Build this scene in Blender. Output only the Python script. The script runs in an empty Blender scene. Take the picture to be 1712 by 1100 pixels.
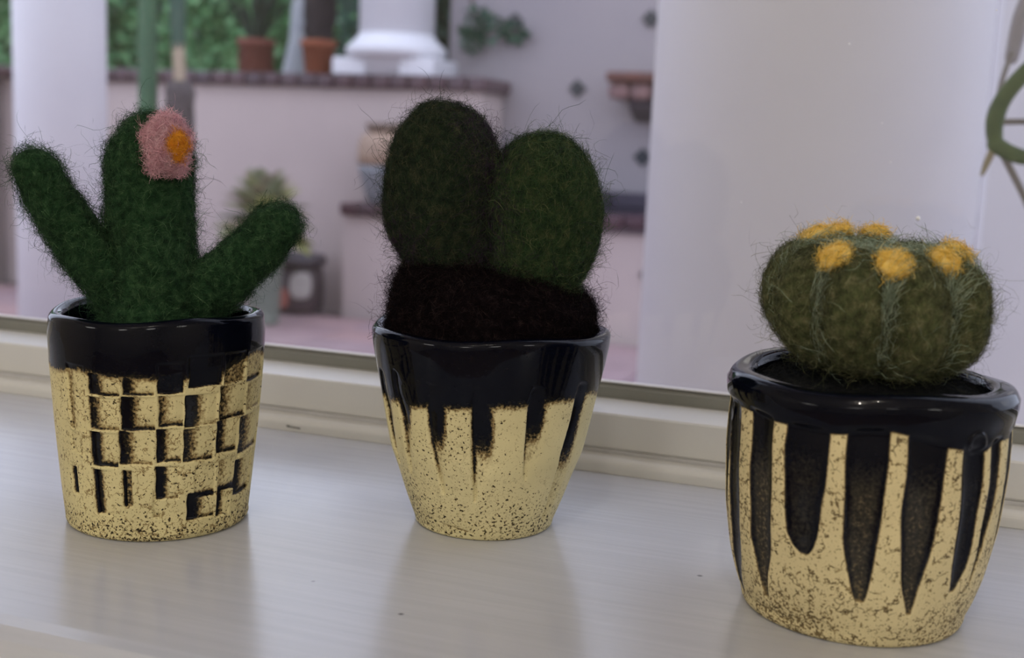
import bpy, bmesh, math, random
import numpy as np
from math import pi, sin, cos, radians as rad
from mathutils import Vector, Matrix, noise as mnoise

# ------------------------------------------------------------------ camera, world, exposure
sc = bpy.context.scene
col = sc.collection
sc.view_settings.view_transform = 'Standard'
sc.view_settings.look = 'None'
sc.view_settings.exposure = -0.03
sc.view_settings.gamma = 1.0
sc.view_settings.use_curve_mapping = False

cam_d = bpy.data.cameras.new('camera')
cam = bpy.data.objects.new('camera', cam_d); col.objects.link(cam)
cam_d.sensor_fit = 'HORIZONTAL'; cam_d.sensor_width = 36.0
cam_d.lens = 2000 / 1712 * 36.0
cam_d.clip_start = 0.01; cam_d.clip_end = 100
cam.matrix_world = (Matrix.Translation((0, 0, .13)) @ Matrix.Rotation(rad(19.4), 4, 'Z')
                    @ Matrix.Rotation(rad(90 - 8.8), 4, 'X') @ Matrix.Rotation(rad(2.4), 4, 'Z'))
cam_d.dof.use_dof = True
cam_d.dof.focus_distance = .380
cam_d.dof.aperture_fstop = 13.0
sc.camera = cam

SKY = 2.0
world = bpy.data.worlds.new('overcast_sky'); sc.world = world
world.use_nodes = True
wn = world.node_tree.nodes; wl = world.node_tree.links
wn.clear()
w_out = wn.new('ShaderNodeOutputWorld'); w_bg = wn.new('ShaderNodeBackground')
w_tc = wn.new('ShaderNodeTexCoord'); w_sep = wn.new('ShaderNodeSeparateXYZ'); w_rmp = wn.new('ShaderNodeValToRGB')
wl.new(w_tc.outputs['Generated'], w_sep.inputs[0]); wl.new(w_sep.outputs['Z'], w_rmp.inputs[0])
w_rmp.color_ramp.elements[0].position = 0.0; w_rmp.color_ramp.elements[0].color = (.70, .76, .96, 1)
w_rmp.color_ramp.elements[1].position = 1.0; w_rmp.color_ramp.elements[1].color = (.84, .90, 1.14, 1)
wl.new(w_rmp.outputs[0], w_bg.inputs['Color']); w_bg.inputs['Strength'].default_value = SKY
wl.new(w_bg.outputs[0], w_out.inputs[0])

def lamp(name, loc, energy, color, radius):
    d = bpy.data.lights.new(name, 'POINT'); d.energy = energy; d.color = color; d.shadow_soft_size = radius
    o = bpy.data.objects.new(name, d); o.location = loc; col.objects.link(o); return o

# four unseen fill lights added for soft frontal light, and two small ceiling spots
for lx, ly, lz, le in ((-1.35, -1.1, .62, 11), (-.35, -2.2, .95, 18), (.75, -1.7, .75, 14), (1.45, -.7, .62, 10)):
    lamp('room_fill_light', (lx, ly, lz), le, (1.0, .97, .92), .20)
lamp('ceiling_spot', (.10, -.75, 1.50), 8.0, (1.0, .94, .86), .009)
lamp('ceiling_spot', (-.25, -1.05, 1.50), 6.0, (1.0, .94, .86), .009)

# ------------------------------------------------------------------ helpers
def tag(o, label=None, cat=None, group=None, kind=None):
    if label: o['label'] = label
    if cat: o['category'] = cat
    if group: o['group'] = group
    if kind: o['kind'] = kind
    return o

def empty(name, loc=(0, 0, 0), rz=0, label=None, cat=None, group=None):
    o = bpy.data.objects.new(name, None); o.location = loc; o.rotation_euler = (0, 0, rz)
    o.empty_display_size = .02
    col.objects.link(o); return tag(o, label, cat, group)

def link(name, me, mat, parent=None, smooth=False, kind=None, loc=None):
    o = bpy.data.objects.new(name, me); col.objects.link(o)
    if mat and len(me.materials) == 0: me.materials.append(mat)
    if parent: o.parent = parent
    if smooth: me.polygons.foreach_set('use_smooth', [True] * len(me.polygons))
    if kind: o['kind'] = kind
    if loc is not None: o.location = loc
    return o

def from_bm(bm, name):
    bmesh.ops.recalc_face_normals(bm, faces=bm.faces[:])
    me = bpy.data.meshes.new(name); bm.to_mesh(me); bm.free(); return me

def box_me(name, x0, x1, y0, y1, z0, z1, bev=0, seg=2):
    bm = bmesh.new()
    bmesh.ops.create_cube(bm, size=1)
    for v in bm.verts:
        v.co = ((x0 + x1) / 2 + v.co.x * (x1 - x0), (y0 + y1) / 2 + v.co.y * (y1 - y0), (z0 + z1) / 2 + v.co.z * (z1 - z0))
    if bev: bmesh.ops.bevel(bm, geom=bm.edges[:], offset=bev, segments=seg, affect='EDGES', profile=.5)
    return from_bm(bm, name)

def extrude_me(name, prof, x0, x1):
    """closed (y,z) profile extruded along X"""
    bm = bmesh.new()
    a = [bm.verts.new((x0, y, z)) for y, z in prof]; b = [bm.verts.new((x1, y, z)) for y, z in prof]
    n = len(prof)
    bm.faces.new(a); bm.faces.new(b[::-1])
    for i in range(n): bm.faces.new((a[i], b[i], b[(i + 1) % n], a[(i + 1) % n]))
    return from_bm(bm, name)

def grid_me(name, P, wrap=True, cap0=False, cap1=False):
    """P: (rows, cols, 3) array; columns wrap around"""
    R, Cn = P.shape[:2]
    idx = np.arange(R * Cn).reshape(R, Cn)
    nx = np.roll(idx, -1, 1)
    a, b, c, d = idx[:-1], nx[:-1], nx[1:], idx[1:]
    if not wrap: a, b, c, d = a[:, :-1], b[:, :-1], c[:, :-1], d[:, :-1]
    faces = np.stack([a, b, c, d], -1).reshape(-1, 4)
    me = bpy.data.meshes.new(name)
    V = P.reshape(-1, 3)
    me.vertices.add(len(V)); me.vertices.foreach_set('co', V.astype(np.float32).ravel())
    nf = len(faces)
    caps = []
    if cap0: caps.append(idx[0][::-1])
    if cap1: caps.append(idx[-1])
    loops = np.concatenate([faces.ravel()] + [c for c in caps]) if caps else faces.ravel()
    me.loops.add(len(loops)); me.loops.foreach_set('vertex_index', loops.astype(np.int32))
    starts = np.concatenate([np.arange(nf) * 4, nf * 4 + np.cumsum([0] + [len(c) for c in caps])[:len(caps)]]) if caps else np.arange(nf) * 4
    me.polygons.add(nf + len(caps)); me.polygons.foreach_set('loop_start', starts.astype(np.int32))
    me.update(calc_edges=True); me.validate()
    return me

def lathe_me(name, prof, n=48, close=True):
    """prof: list of (r, z) from bottom to top"""
    th = np.linspace(0, 2 * pi, n, endpoint=False)
    P = np.array([[(r * cos(t), r * sin(t), z) for t in th] for r, z in prof])
    return grid_me(name, P, True, close, close)

def sweep_pts(path, radii, n=20, caps=6, squash=1.0):
    """tube round a path with hemispherical ends -> (rows, n, 3)"""
    path = [Vector(p) for p in path]
    # resample with Catmull-Rom
    pts = []; rr = []
    m = len(path)
    for i in range(m - 1):
        p0 = path[max(i - 1, 0)]; p1 = path[i]; p2 = path[i + 1]; p3 = path[min(i + 2, m - 1)]
        for k in range(6):
            t = k / 6
            pts.append(.5 * ((2 * p1) + (p2 - p0) * t + (2 * p0 - 5 * p1 + 4 * p2 - p3) * t * t + (3 * p1 - p0 - 3 * p2 + p3) * t ** 3))
            rr.append(radii[i] * (1 - t) + radii[i + 1] * t)
    pts.append(path[-1]); rr.append(radii[-1])
    t0 = (pts[1] - pts[0]).normalized(); t1 = (pts[-1] - pts[-2]).normalized()
    head = [(pts[0] - t0 * rr[0] * cos(a), rr[0] * sin(a)) for a in np.linspace(0.05, pi / 2, caps, endpoint=False)]
    tail = [(pts[-1] + t1 * rr[-1] * sin(a), rr[-1] * cos(a)) for a in np.linspace(0, pi / 2 - .05, caps + 1)[1:]]
    allp = [h[0] for h in head] + pts + [t[0] for t in tail]
    allr = [h[1] for h in head] + rr + [t[1] for t in tail]
    tang = [t0] * caps + [(pts[min(i + 1, len(pts) - 1)] - pts[max(i - 1, 0)]).normalized() for i in range(len(pts))] + [t1] * caps
    ref = Vector((0, 1, 0))
    if abs(tang[0].dot(ref)) > .9: ref = Vector((1, 0, 0))
    rows = []
    for p, r, t in zip(allp, allr, tang):
        u = (ref - t * ref.dot(t)).normalized(); v = t.cross(u)
        rows.append([p + (u * cos(a) * squash + v * sin(a)) * r for a in np.linspace(0, 2 * pi, n, endpoint=False)])
    return np.array([[tuple(q) for q in r] for r in rows])

def wobble(P, amp, scale, seed=0):
    sh = P.shape; V = P.reshape(-1, 3).copy()
    off = Vector((seed * 7.3, seed * 3.1, seed * 1.7))
    for i in range(len(V)):
        w = mnoise.noise_vector(Vector(V[i]) * scale + off)
        V[i] += np.array(w) * amp
    return V.reshape(sh)

# ------------------------------------------------------------------ materials
def newmat(name):
    m = bpy.data.materials.new(name); m.use_nodes = True
    nt = m.node_tree; b = nt.nodes['Principled BSDF']
    return m, nt, b

def simple(name, c1, c2=None, scale=20, rough=.7, bump=0, bscale=None, spec=.5, detail=3, coat=0, stretch=(1, 1, 1)):
    m, nt, b = newmat(name)
    b.inputs['Roughness'].default_value = rough
    b.inputs['Specular IOR Level'].default_value = spec
    b.inputs['Coat Weight'].default_value = coat
    tc = nt.nodes.new('ShaderNodeTexCoord'); mp = nt.nodes.new('ShaderNodeMapping')
    mp.inputs['Scale'].default_value = stretch
    nt.links.new(tc.outputs['Object'], mp.inputs['Vector'])
    if c2 is None: c2 = tuple(c * .88 for c in c1)
    n = nt.nodes.new('ShaderNodeTexNoise'); n.inputs['Scale'].default_value = scale; n.inputs['Detail'].default_value = detail
    nt.links.new(mp.outputs[0], n.inputs['Vector'])
    r = nt.nodes.new('ShaderNodeValToRGB')
    r.color_ramp.elements[0].position = .3; r.color_ramp.elements[0].color = (*c2, 1)
    r.color_ramp.elements[1].position = .7; r.color_ramp.elements[1].color = (*c1, 1)
    nt.links.new(n.outputs['Fac'], r.inputs[0]); nt.links.new(r.outputs[0], b.inputs['Base Color'])
    if bump:
        n2 = nt.nodes.new('ShaderNodeTexNoise'); n2.inputs['Scale'].default_value = bscale or scale * 4; n2.inputs['Detail'].default_value = 4
        nt.links.new(mp.outputs[0], n2.inputs['Vector'])
        bp = nt.nodes.new('ShaderNodeBump'); bp.inputs['Strength'].default_value = bump; bp.inputs['Distance'].default_value = .002
        nt.links.new(n2.outputs['Fac'], bp.inputs['Height']); nt.links.new(bp.outputs[0], b.inputs['Normal'])
    return m

def tinted(name, cols, scale=3, rough=.8, bump=.15, spec=.4):
    """colour picked per object (random) between cols, with fine noise"""
    m, nt, b = newmat(name)
    b.inputs['Roughness'].default_value = rough; b.inputs['Specular IOR Level'].default_value = spec
    oi = nt.nodes.new('ShaderNodeObjectInfo'); r = nt.nodes.new('ShaderNodeValToRGB')
    el = r.color_ramp.elements
    while len(el) < len(cols): el.new(.5)
    for i, c in enumerate(cols): el[i].position = i / (len(cols) - 1); el[i].color = (*c, 1)
    nt.links.new(oi.outputs['Random'], r.inputs[0])
    tc = nt.nodes.new('ShaderNodeTexCoord'); n = nt.nodes.new('ShaderNodeTexNoise'); n.inputs['Scale'].default_value = scale
    nt.links.new(tc.outputs['Object'], n.inputs['Vector'])
    mx = nt.nodes.new('ShaderNodeMix'); mx.data_type = 'RGBA'; mx.blend_type = 'MULTIPLY'
    mx.inputs['Factor'].default_value = .35
    nt.links.new(r.outputs[0], mx.inputs['A']); nt.links.new(n.outputs['Fac'], mx.inputs['B'])
    nt.links.new(mx.outputs['Result'], b.inputs['Base Color'])
    bp = nt.nodes.new('ShaderNodeBump'); bp.inputs['Strength'].default_value = bump; bp.inputs['Distance'].default_value = .004
    nt.links.new(n.outputs['Fac'], bp.inputs['Height']); nt.links.new(bp.outputs[0], b.inputs['Normal'])
    return m

def wool(name, cols, nscale=420, sheen=.04, spec=.1):
    """felted wool: mottled by noise and by each fibre's own tint"""
    m, nt, b = newmat(name)
    b.inputs['Roughness'].default_value = .95; b.inputs['Specular IOR Level'].default_value = spec
    b.inputs['Sheen Weight'].default_value = sheen; b.inputs['Sheen Roughness'].default_value = .6
    tc = nt.nodes.new('ShaderNodeTexCoord'); n = nt.nodes.new('ShaderNodeTexNoise')
    n.inputs['Scale'].default_value = nscale; n.inputs['Detail'].default_value = 3
    nt.links.new(tc.outputs['Object'], n.inputs['Vector'])
    at = nt.nodes.new('ShaderNodeAttribute'); at.attribute_name = 'tint'
    ad = nt.nodes.new('ShaderNodeMath'); ad.operation = 'MULTIPLY_ADD'
    nt.links.new(at.outputs['Fac'], ad.inputs[0]); ad.inputs[1].default_value = .62
    sb = nt.nodes.new('ShaderNodeMath'); sb.operation = 'MULTIPLY_ADD'; sb.inputs[1].default_value = 1.3; sb.inputs[2].default_value = -.40
    nt.links.new(n.outputs['Fac'], sb.inputs[0]); nt.links.new(sb.outputs[0], ad.inputs[2])
    r = nt.nodes.new('ShaderNodeValToRGB'); el = r.color_ramp.elements
    while len(el) < len(cols): el.new(.5)
    for i, c in enumerate(cols): el[i].position = i / (len(cols) - 1); el[i].color = (*c, 1)
    nt.links.new(ad.outputs[0], r.inputs[0]); nt.links.new(r.outputs[0], b.inputs['Base Color'])
    return m

def pot_mat(name, cream, crack=.5, speck=.5, olive=(.020, .017, .010), grain=.85):
    """stoneware: cream slip with dark speckle and crackle, glaze pooled where 'glaze' is high"""
    m, nt, b = newmat(name); N = nt.nodes; L = nt.links
    b.inputs['Specular IOR Level'].default_value = .17
    def math_(op, a, bb=None, c=None, clamp=False):
        q = N.new('ShaderNodeMath'); q.operation = op; q.use_clamp = clamp
        for i, v in enumerate((a, bb, c)):
            if v is None: continue
            if isinstance(v, (int, float)): q.inputs[i].default_value = v
            else: L.new(v, q.inputs[i])
        return q.outputs[0]
    def ramp(v, a, bb):
        q = N.new('ShaderNodeMapRange'); q.interpolation_type = 'SMOOTHSTEP'
        L.new(v, q.inputs['Value']); q.inputs['From Min'].default_value = a; q.inputs['From Max'].default_value = bb
        return q.outputs['Result']
    tc = N.new('ShaderNodeTexCoord').outputs['Object']
    def noise_(s, d=3):
        n = N.new('ShaderNodeTexNoise'); n.inputs['Scale'].default_value = s; n.inputs['Detail'].default_value = d
        L.new(tc, n.inputs['Vector']); return n
    g = N.new('ShaderNodeAttribute'); g.attribute_name = 'glaze'; g = g.outputs['Fac']
    sp = N.new('ShaderNodeAttribute'); sp.attribute_name = 'speck'; sp = sp.outputs['Fac']
    n1 = noise_(1100, 4).outputs['Fac']; n2 = noise_(330, 2).outputs['Fac']; n3 = noise_(2300, 2).outputs['Fac']
    # broken edge of the glaze: grainy where it thins out
    g2 = math_('ADD', g, math_('MULTIPLY', math_('SUBTRACT', n1, .5), grain))
    g2 = math_('MULTIPLY', g2, ramp(g, .02, .12))
    dark = ramp(g2, .20, .92)
    # dots and short dashes where the slip has worn through
    s1 = ramp(math_('ADD', n1, math_('MULTIPLY_ADD', sp, .17, -.085)), .595, .66)
    s2 = ramp(math_('ADD', n3, math_('MULTIPLY_ADD', sp, .12, -.06)), .64, .72)
    # crackle lines
    vo = N.new('ShaderNodeTexVoronoi'); vo.feature = 'DISTANCE_TO_EDGE'; vo.inputs['Scale'].default_value = 190
    dn = noise_(420, 3)
    vm = N.new('ShaderNodeVectorMath'); vm.operation = 'MULTIPLY_ADD'
    L.new(dn.outputs['Color'], vm.inputs[0]); vm.inputs[1].default_value = (.006,) * 3; L.new(tc, vm.inputs[2])
    L.new(vm.outputs[0], vo.inputs['Vector'])
    cr = math_('SUBTRACT', 1.0, ramp(vo.outputs['Distance'], .012, .05))
    cr = math_('MULTIPLY', cr, ramp(math_('ADD', n2, math_('MULTIPLY', sp, .18)), .52, .64))
    marks = math_('MAXIMUM', math_('MULTIPLY', math_('MAXIMUM', s1, math_('MULTIPLY', s2, .6)), speck), math_('MULTIPLY', cr, crack))
    tot = math_('MAXIMUM', math_('MULTIPLY', dark, 1.0), math_('MULTIPLY', marks, .82), clamp=True)
    r = N.new('ShaderNodeValToRGB'); el = r.color_ramp.elements
    el.new(.4); el.new(.7)
    cs = [(*cream, 1), (.30, .21, .085, 1), (*olive, 1), (.0022, .0030, .0075, 1)]
    for e, p, c in zip(el, (0, .38, .72, 1), cs): e.position = p; e.color = c
    big = noise_(60, 2).outputs['Fac']
    L.new(tot, r.inputs[0])
    mx = N.new('ShaderNodeMix'); mx.data_type = 'RGBA'; mx.blend_type = 'MULTIPLY'; mx.inputs['Factor'].default_value = .25
    L.new(r.outputs[0], mx.inputs['A']); L.new(big, mx.inputs['B'])
    L.new(mx.outputs['Result'], b.inputs['Base Color'])
    rr = N.new('ShaderNodeMapRange'); L.new(g2, rr.inputs['Value'])
    rr.inputs['From Min'].default_value = .3; rr.inputs['From Max'].default_value = .95
    rr.inputs['To Min'].default_value = .55; rr.inputs['To Max'].default_value = .035
    L.new(rr.outputs[0], b.inputs['Roughness'])
    bp = N.new('ShaderNodeBump'); bp.inputs['Strength'].default_value = .35; bp.inputs['Distance'].default_value = .0005
    hh = math_('SUBTRACT', math_('MULTIPLY', n2, .35), math_('MULTIPLY', marks, .5))
    hh = math_('MULTIPLY', hh, math_('SUBTRACT', 1.15, ramp(g2, .3, 1.0)))
    L.new(hh, bp.inputs['Height']); L.new(bp.outputs[0], b.inputs['Normal'])
    return m

M_white = simple('white_column_paint', (.75, .74, .755), (.71, .70, .725), 6, .55, .05, 60)
M_frame = simple('cream_sash_paint', (.64, .63, .60), (.62, .61, .58), 14, .38, .06, 300, stretch=(.2, 1, 1))
M_bead = simple('grey_glazing_bead', (.20, .20, .175), (.175, .175, .155), 30, .5)
M_gap = simple('dark_gap', (.60, .59, .59), None, 30, .9)
M_stuc = simple('pink_stucco', (.54, .445, .415), (.47, .385, .365), 1.6, .92, .3, 60, detail=6)
M_stuc2 = simple('grey_stucco', (.36, .32, .32), (.29, .265, .28), 1.1, .92, .3, 60, detail=6)
M_brick = tinted('purple_brick', [(.085, .042, .052), (.11, .056, .064), (.07, .040, .052), (.12, .070, .080)], 9, .28)
M_brick_dark = tinted('slate_brick', [(.060, .050, .070), (.085, .068, .090), (.05, .042, .06)], 9, .6)
M_mortar = simple('mortar', (.17, .14, .145), None, 30, .95)
M_paver = tinted('terracotta_paver', [(.46, .285, .27), (.40, .27, .285), (.44, .31, .31), (.36, .25, .28)], 4, .7)
M_terra = simple('terracotta', (.20, .060, .038), (.16, .048, .034), 9, .85, .1)
M_terra2 = simple('orange_terracotta', (.30, .085, .038), (.25, .075, .036), 9, .85, .1)
M_soil = simple('potting_soil', (.03, .022, .016), (.015, .011, .008), 60, .95, .6)
M_dark = simple('dark_accent_glaze', (.028, .030, .034), None, 20, .35)
M_room = simple('warm_room_plaster', (.68, .64, .58), (.65, .61, .55), 3, .9)
M_roomfl = simple('room_floor_wood', (.30, .20, .12), (.22, .14, .08), 5, .5, stretch=(.3, 3, 1))
M_ground = simple('garden_soil', (.16, .13, .10), None, 3, .95)

# sill: semi-gloss white paint with brush strokes along its length
def sill_mat():
    m, nt, b = newmat('sill_paint'); N = nt.nodes; L = nt.links
    b.inputs['Roughness'].default_value = .21; b.inputs['Specular IOR Level'].default_value = .5
    tc = N.new('ShaderNodeTexCoord'); mp = N.new('ShaderNodeMapping'); mp.inputs['Scale'].default_value = (9, 190, 60)
    L.new(tc.outputs['Object'], mp.inputs[0])
    n = N.new('ShaderNodeTexNoise'); n.inputs['Scale'].default_value = 1.6; n.inputs['Detail'].default_value = 5
    L.new(mp.outputs[0], n.inputs['Vector'])
    r = N.new('ShaderNodeValToRGB')
    r.color_ramp.elements[0].position = .25; r.color_ramp.elements[0].color = (.475, .485, .52, 1)
    r.color_ramp.elements[1].position = .7; r.color_ramp.elements[1].color = (.525, .535, .57, 1)
    L.new(n.outputs['Fac'], r.inputs[0])
    # small dirt specks
    v = N.new('ShaderNodeTexVoronoi'); v.inputs['Scale'].default_value = 26; L.new(tc.outputs['Object'], v.inputs['Vector'])
    mr = N.new('ShaderNodeMapRange'); L.new(v.outputs['Distance'], mr.inputs['Value'])
    mr.inputs['From Min'].default_value = .012; mr.inputs['From Max'].default_value = .03; mr.inputs['To Min'].default_value = .35; mr.inputs['To Max'].default_value = 1
    mx = N.new('ShaderNodeMix'); mx.data_type = 'RGBA'; mx.blend_type = 'MULTIPLY'; mx.inputs['Factor'].default_value = 1
    L.new(r.outputs[0], mx.inputs['A']); L.new(mr.outputs[0], mx.inputs['B']); L.new(mx.outputs['Result'], b.inputs['Base Color'])
    bp = N.new('ShaderNodeBump'); bp.inputs['Strength'].default_value = .16; bp.inputs['Distance'].default_value = .0005
    L.new(n.outputs['Fac'], bp.inputs['Height']); L.new(bp.outputs[0], b.inputs['Normal'])
    return m
M_sill = sill_mat()

def glass_mat():
    m = bpy.data.materials.new('window_glass'); m.use_nodes = True; nt = m.node_tree; nt.nodes.clear()
    o = nt.nodes.new('ShaderNodeOutputMaterial'); mix = nt.nodes.new('ShaderNodeMixShader')
    t = nt.nodes.new('ShaderNodeBsdfTransparent'); t.inputs[0].default_value = (.97, .975, .975, 1)
    g = nt.nodes.new('ShaderNodeBsdfGlossy'); g.inputs['Roughness'].default_value = 0.0
    f = nt.nodes.new('ShaderNodeFresnel'); f.inputs['IOR'].default_value = 1.45
    ge = nt.nodes.new('ShaderNodeNewGeometry'); mr = nt.nodes.new('ShaderNodeMapRange')
    mr.inputs['To Min'].default_value = 1.45; mr.inputs['To Max'].default_value = 1 / 1.45
    nt.links.new(ge.outputs['Backfacing'], mr.inputs['Value']); nt.links.new(mr.outputs[0], f.inputs['IOR'])
    nt.links.new(f.outputs[0], mix.inputs[0]); nt.links.new(t.outputs[0], mix.inputs[1]); nt.links.new(g.outputs[0], mix.inputs[2])
    nt.links.new(mix.outputs[0], o.inputs[0]); return m
M_glass = glass_mat()

# ------------------------------------------------------------------ setting: room, window, sill
FL = -.77
def struct(name, me, mat, parent=None, smooth=False):
    o = link(name, me, mat, parent, smooth)
    if parent is None: o['kind'] = 'structure'
    return o
WX0, WX1, WZ1 = -.95, .55, 1.25       # window opening
struct('floor', box_me('floor', -2.2, 2.2, -3.0, .465, FL - .1, FL - .0), M_roomfl)
struct('ceiling', box_me('ceiling', -2.2, 2.2, -3.0, .465, 1.6, 1.7), M_room)
struct('wall_back', box_me('wall_back', -2.2, 2.2, -3.1, -3.0, FL, 1.6), M_room)
struct('wall_left', box_me('wall_left', -2.3, -2.2, -3.0, .62, FL, 1.6), M_room)
struct('wall_right', box_me('wall_right', 2.2, 2.3, -3.0, .62, FL, 1.6), M_room)
bm = bmesh.new()
def bm_box(bm, x0, x1, y0, y1, z0, z1):
    r = bmesh.ops.create_cube(bm, size=1)
    for v in r['verts']:
        v.co = ((x0 + x1) / 2 + v.co.x * (x1 - x0), (y0 + y1) / 2 + v.co.y * (y1 - y0), (z0 + z1) / 2 + v.co.z * (z1 - z0))
bm_box(bm, -2.2, WX0 - .0, .25, .60, FL, 1.6); bm_box(bm, WX1, 2.2, .25, .60, FL, 1.6)
bm_box(bm, WX0, WX1, .25, .60, FL, -.035); bm_box(bm, WX0, WX1, .25, .60, WZ1, 1.6)
struct('wall_window', from_bm(bm, 'wall_window'), M_room)

# sill board with a bullnose front edge
prof = [(.4555 + .09, -.03), (.4555 + .09, 0)]
for a in np.linspace(90, 270, 11): prof.append((.243 + .0145 * cos(rad(a)), -.0145 + .0145 * sin(rad(a))))
prof.append((.30, -.029))
sill = struct('trim_1', extrude_me('sill', prof, WX0, WX1), M_sill)
sill['label'] = 'white painted window sill with a rounded front edge'

# window: sash rail, stop moulding, glazing bead, pane
win = empty('window_1'); win['kind'] = 'structure'
stop = [(.4640, .0001), (.4640, .0062), (.4590, .0062)]
for a in np.linspace(90, 180, 7): stop.append((.4590 + .0035 * cos(rad(a)), .0027 + .0035 * sin(rad(a))))
stop.append((.4555, .0001))
link('stop_moulding', extrude_me('stop', stop, WX0, WX1), M_frame, win)
rail = [(.4662, .0075), (.4655, .0085), (.4655, .0218), (.4662, .0225), (.4965, .0225), (.5205, .0225), (.5205, .0075)]
link('bottom_rail', extrude_me('rail', rail, WX0, WX1), M_frame, win)
link('rail_gap', box_me('gap', WX0, WX1, .4650, .5205, .0001, .0074), M_gap, win)
bead = [(.4955, .0226), (.4955, .0272), (.4985, .0290), (.5000, .0290), (.5000, .0226)]
link('glazing_bead', extrude_me('bead', bead, WX0, WX1), M_bead, win)
link('bead_lip', box_me('lip', WX0, WX1, .4968, .5000, .0291, .0297), M_white, win)
link('glass_pane', box_me('pane', WX0 + .03, WX1 - .03, .5005, .5045, .0228, WZ1 - .02), M_glass, win)
chip = link('paint_chip', grid_me('chip', sweep_pts([(0, 0, 0), (.002, -.0002, -.0002), (.0062, 0, -.0004)], [.0005, .00022, .00035], 8, 3), True, True, True), simple('bare_wood', (.05, .045, .03), None, 90, .9), win, True); chip.location = (-.2640, .4556, .0022)
M_speck = simple('white_speck', (.9, .9, .9), None, 50, .3)
for gx, gz, gr in ((-.0083, .1075, .0010), (-.0400, .1745, .00045), (-.0205, .1290, .0003), (-.0250, .1440, .0003), (.0130, .1875, .00035), (-.078, .1100, .0003), (.006, .119, .0002)):
    o = link('dried_speck', lathe_me('speck', [(gr * .4, -gr * .5), (gr, 0), (gr * .4, gr * .5)], 10), M_speck, win); o.location = (gx, .5002, gz); o.rotation_euler.x = pi / 2
for s in (0, 1):
    x = WX0 if s == 0 else WX1 - .045
    link('side_stile', box_me('stile', x, x + .045, .4655, .5205, .0226, WZ1 - .05), M_frame, win)
link('top_rail', box_me('toprail', WX0, WX1, .4655, .5205, WZ1 - .05, WZ1), M_frame, win)

# ------------------------------------------------------------------ setting: patio, garden walls, columns
struct('patio_bed', box_me('patio_bed', -8, 3, .6, 5.62, FL - .12, FL - .035), M_mortar)
struct('garden_ground', box_me('garden_ground', -14, 8, 5.62, 14, FL - .15, FL - .05), M_ground)
patio = empty('patio_floor'); patio['kind'] = 'structure'
pv = box_me('paver', -.146, .146, -.146, .146, -.03, 0, .006, 1)
rnd = random.Random(4)
for i in range(20):
    for j in range(8):
        x = -5.15 + i * .3; y = 3.1 + j * .3
        if y > 5.42 and x > -2.9: continue
        o = link('paver', pv, M_paver, patio); o.location = (x, y, FL + rnd.uniform(-.002, .001)); o.rotation_euler.z = rnd.choice((0, pi / 2, pi))
link('paver_field', box_me('pf', -8, 3, .62, 2.93, FL - .03, FL - .002), M_paver, patio)

WY = 5.62
gw = struct('garden_wall', box_me('garden_wall', -6.5, -2.19, WY, WY + .30, FL - .03, .375), M_stuc)
def brick_me(w, d, h, bev=.014): return box_me('brick', -w / 2, w / 2, -d / 2, d / 2, 0, h, bev, 2)
bk = brick_me(.098, .40, .068); brick_side = brick_me(.098, .66, .068)
x = -2.20
k = 0
while x > -5.05:
    o = link('brick', bk, M_brick, gw); o.location = (x, WY + .15, .378 + rnd.uniform(-.002, .002)); o.rotation_euler.z = rnd.uniform(-.012, .012)
    x -= .105
link('mortar_bed', box_me('mb', -6.5, -2.16, WY - .02, WY + .32, .3755, .420), M_mortar, gw)

gs = struct('garden_wall_return', box_me('garden_wall_return', -5.75, -5.14, 4.55, 5.60, FL - .03, .375), simple('shaded_stucco', (.27, .22, .21), (.20, .165, .16), 3, .95, .3, 60, detail=6))  # stucco colour darkened to stand for shade on this wall
for i in range(10):
    o = link('brick', brick_side, M_brick, gs); o.location = (-5.40, 4.61 + i * .105, .378); o.rotation_euler.z = pi / 2 + rnd.uniform(-.012, .012)
tw = struct('fountain_wall', box_me('fountain_wall', -2.50, 1.2, 5.93, 6.15, FL - .03, 2.2), M_stuc2)
dm = box_me('accent_tile', -.034, .034, -.012, .004, -.034, .034, .004, 1)
for (tx, tz) in [(-2.14, .75), (-1.43, .765), (-1.79, .42), (-1.432, .09), (-2.14, .09), (-1.08, .42), (-.72, .76), (-.72, .09)]:
    o = link('accent_tile', dm, M_dark, tw); o.location = (tx, 5.93, tz); o.rotation_euler.y = pi / 4

BY = 5.42
fb = struct('fountain_basin', box_me('fountain_basin', -2.835, .6, BY, BY + .2, FL - .03, -.262), M_stuc)
link('basin_floor', box_me('bf', -2.185, .6, BY + .2, 5.93, FL - .03, -.32), M_stuc, fb)
bk2 = brick_me(.098, .26, .062); 
x = -2.79
while x < .5:
    o = link('brick', bk2, M_brick, fb); o.location = (x, BY + .085, -.258 + .012 * (x + 2.8) + rnd.uniform(-.002, .002)); o.rotation_euler.z = rnd.uniform(-.012, .012)
    x += .105
link('mortar_bed', box_me('mb2', -2.83, .55, BY - .02, BY + .19, -.2615, -.215), M_mortar, fb)
bk3 = box_me('back_brick', -.098, .098, -.07, .07, 0, .075, .008, 1)
x = -2.06
while x < .4:
    o = link('back_brick', bk3, M_brick_dark, fb); o.location = (x, 5.84, -.165 + rnd.uniform(-.002, .002)); x += .205
link('back_course', box_me('bc', -2.16, .5, 5.775, 5.929, -.32, -.167), M_brick_dark, fb)
o = link('accent_tile', dm, M_dark, fb); o.location = (-1.245, BY, -.446); o.rotation_euler.y = pi / 4

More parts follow.
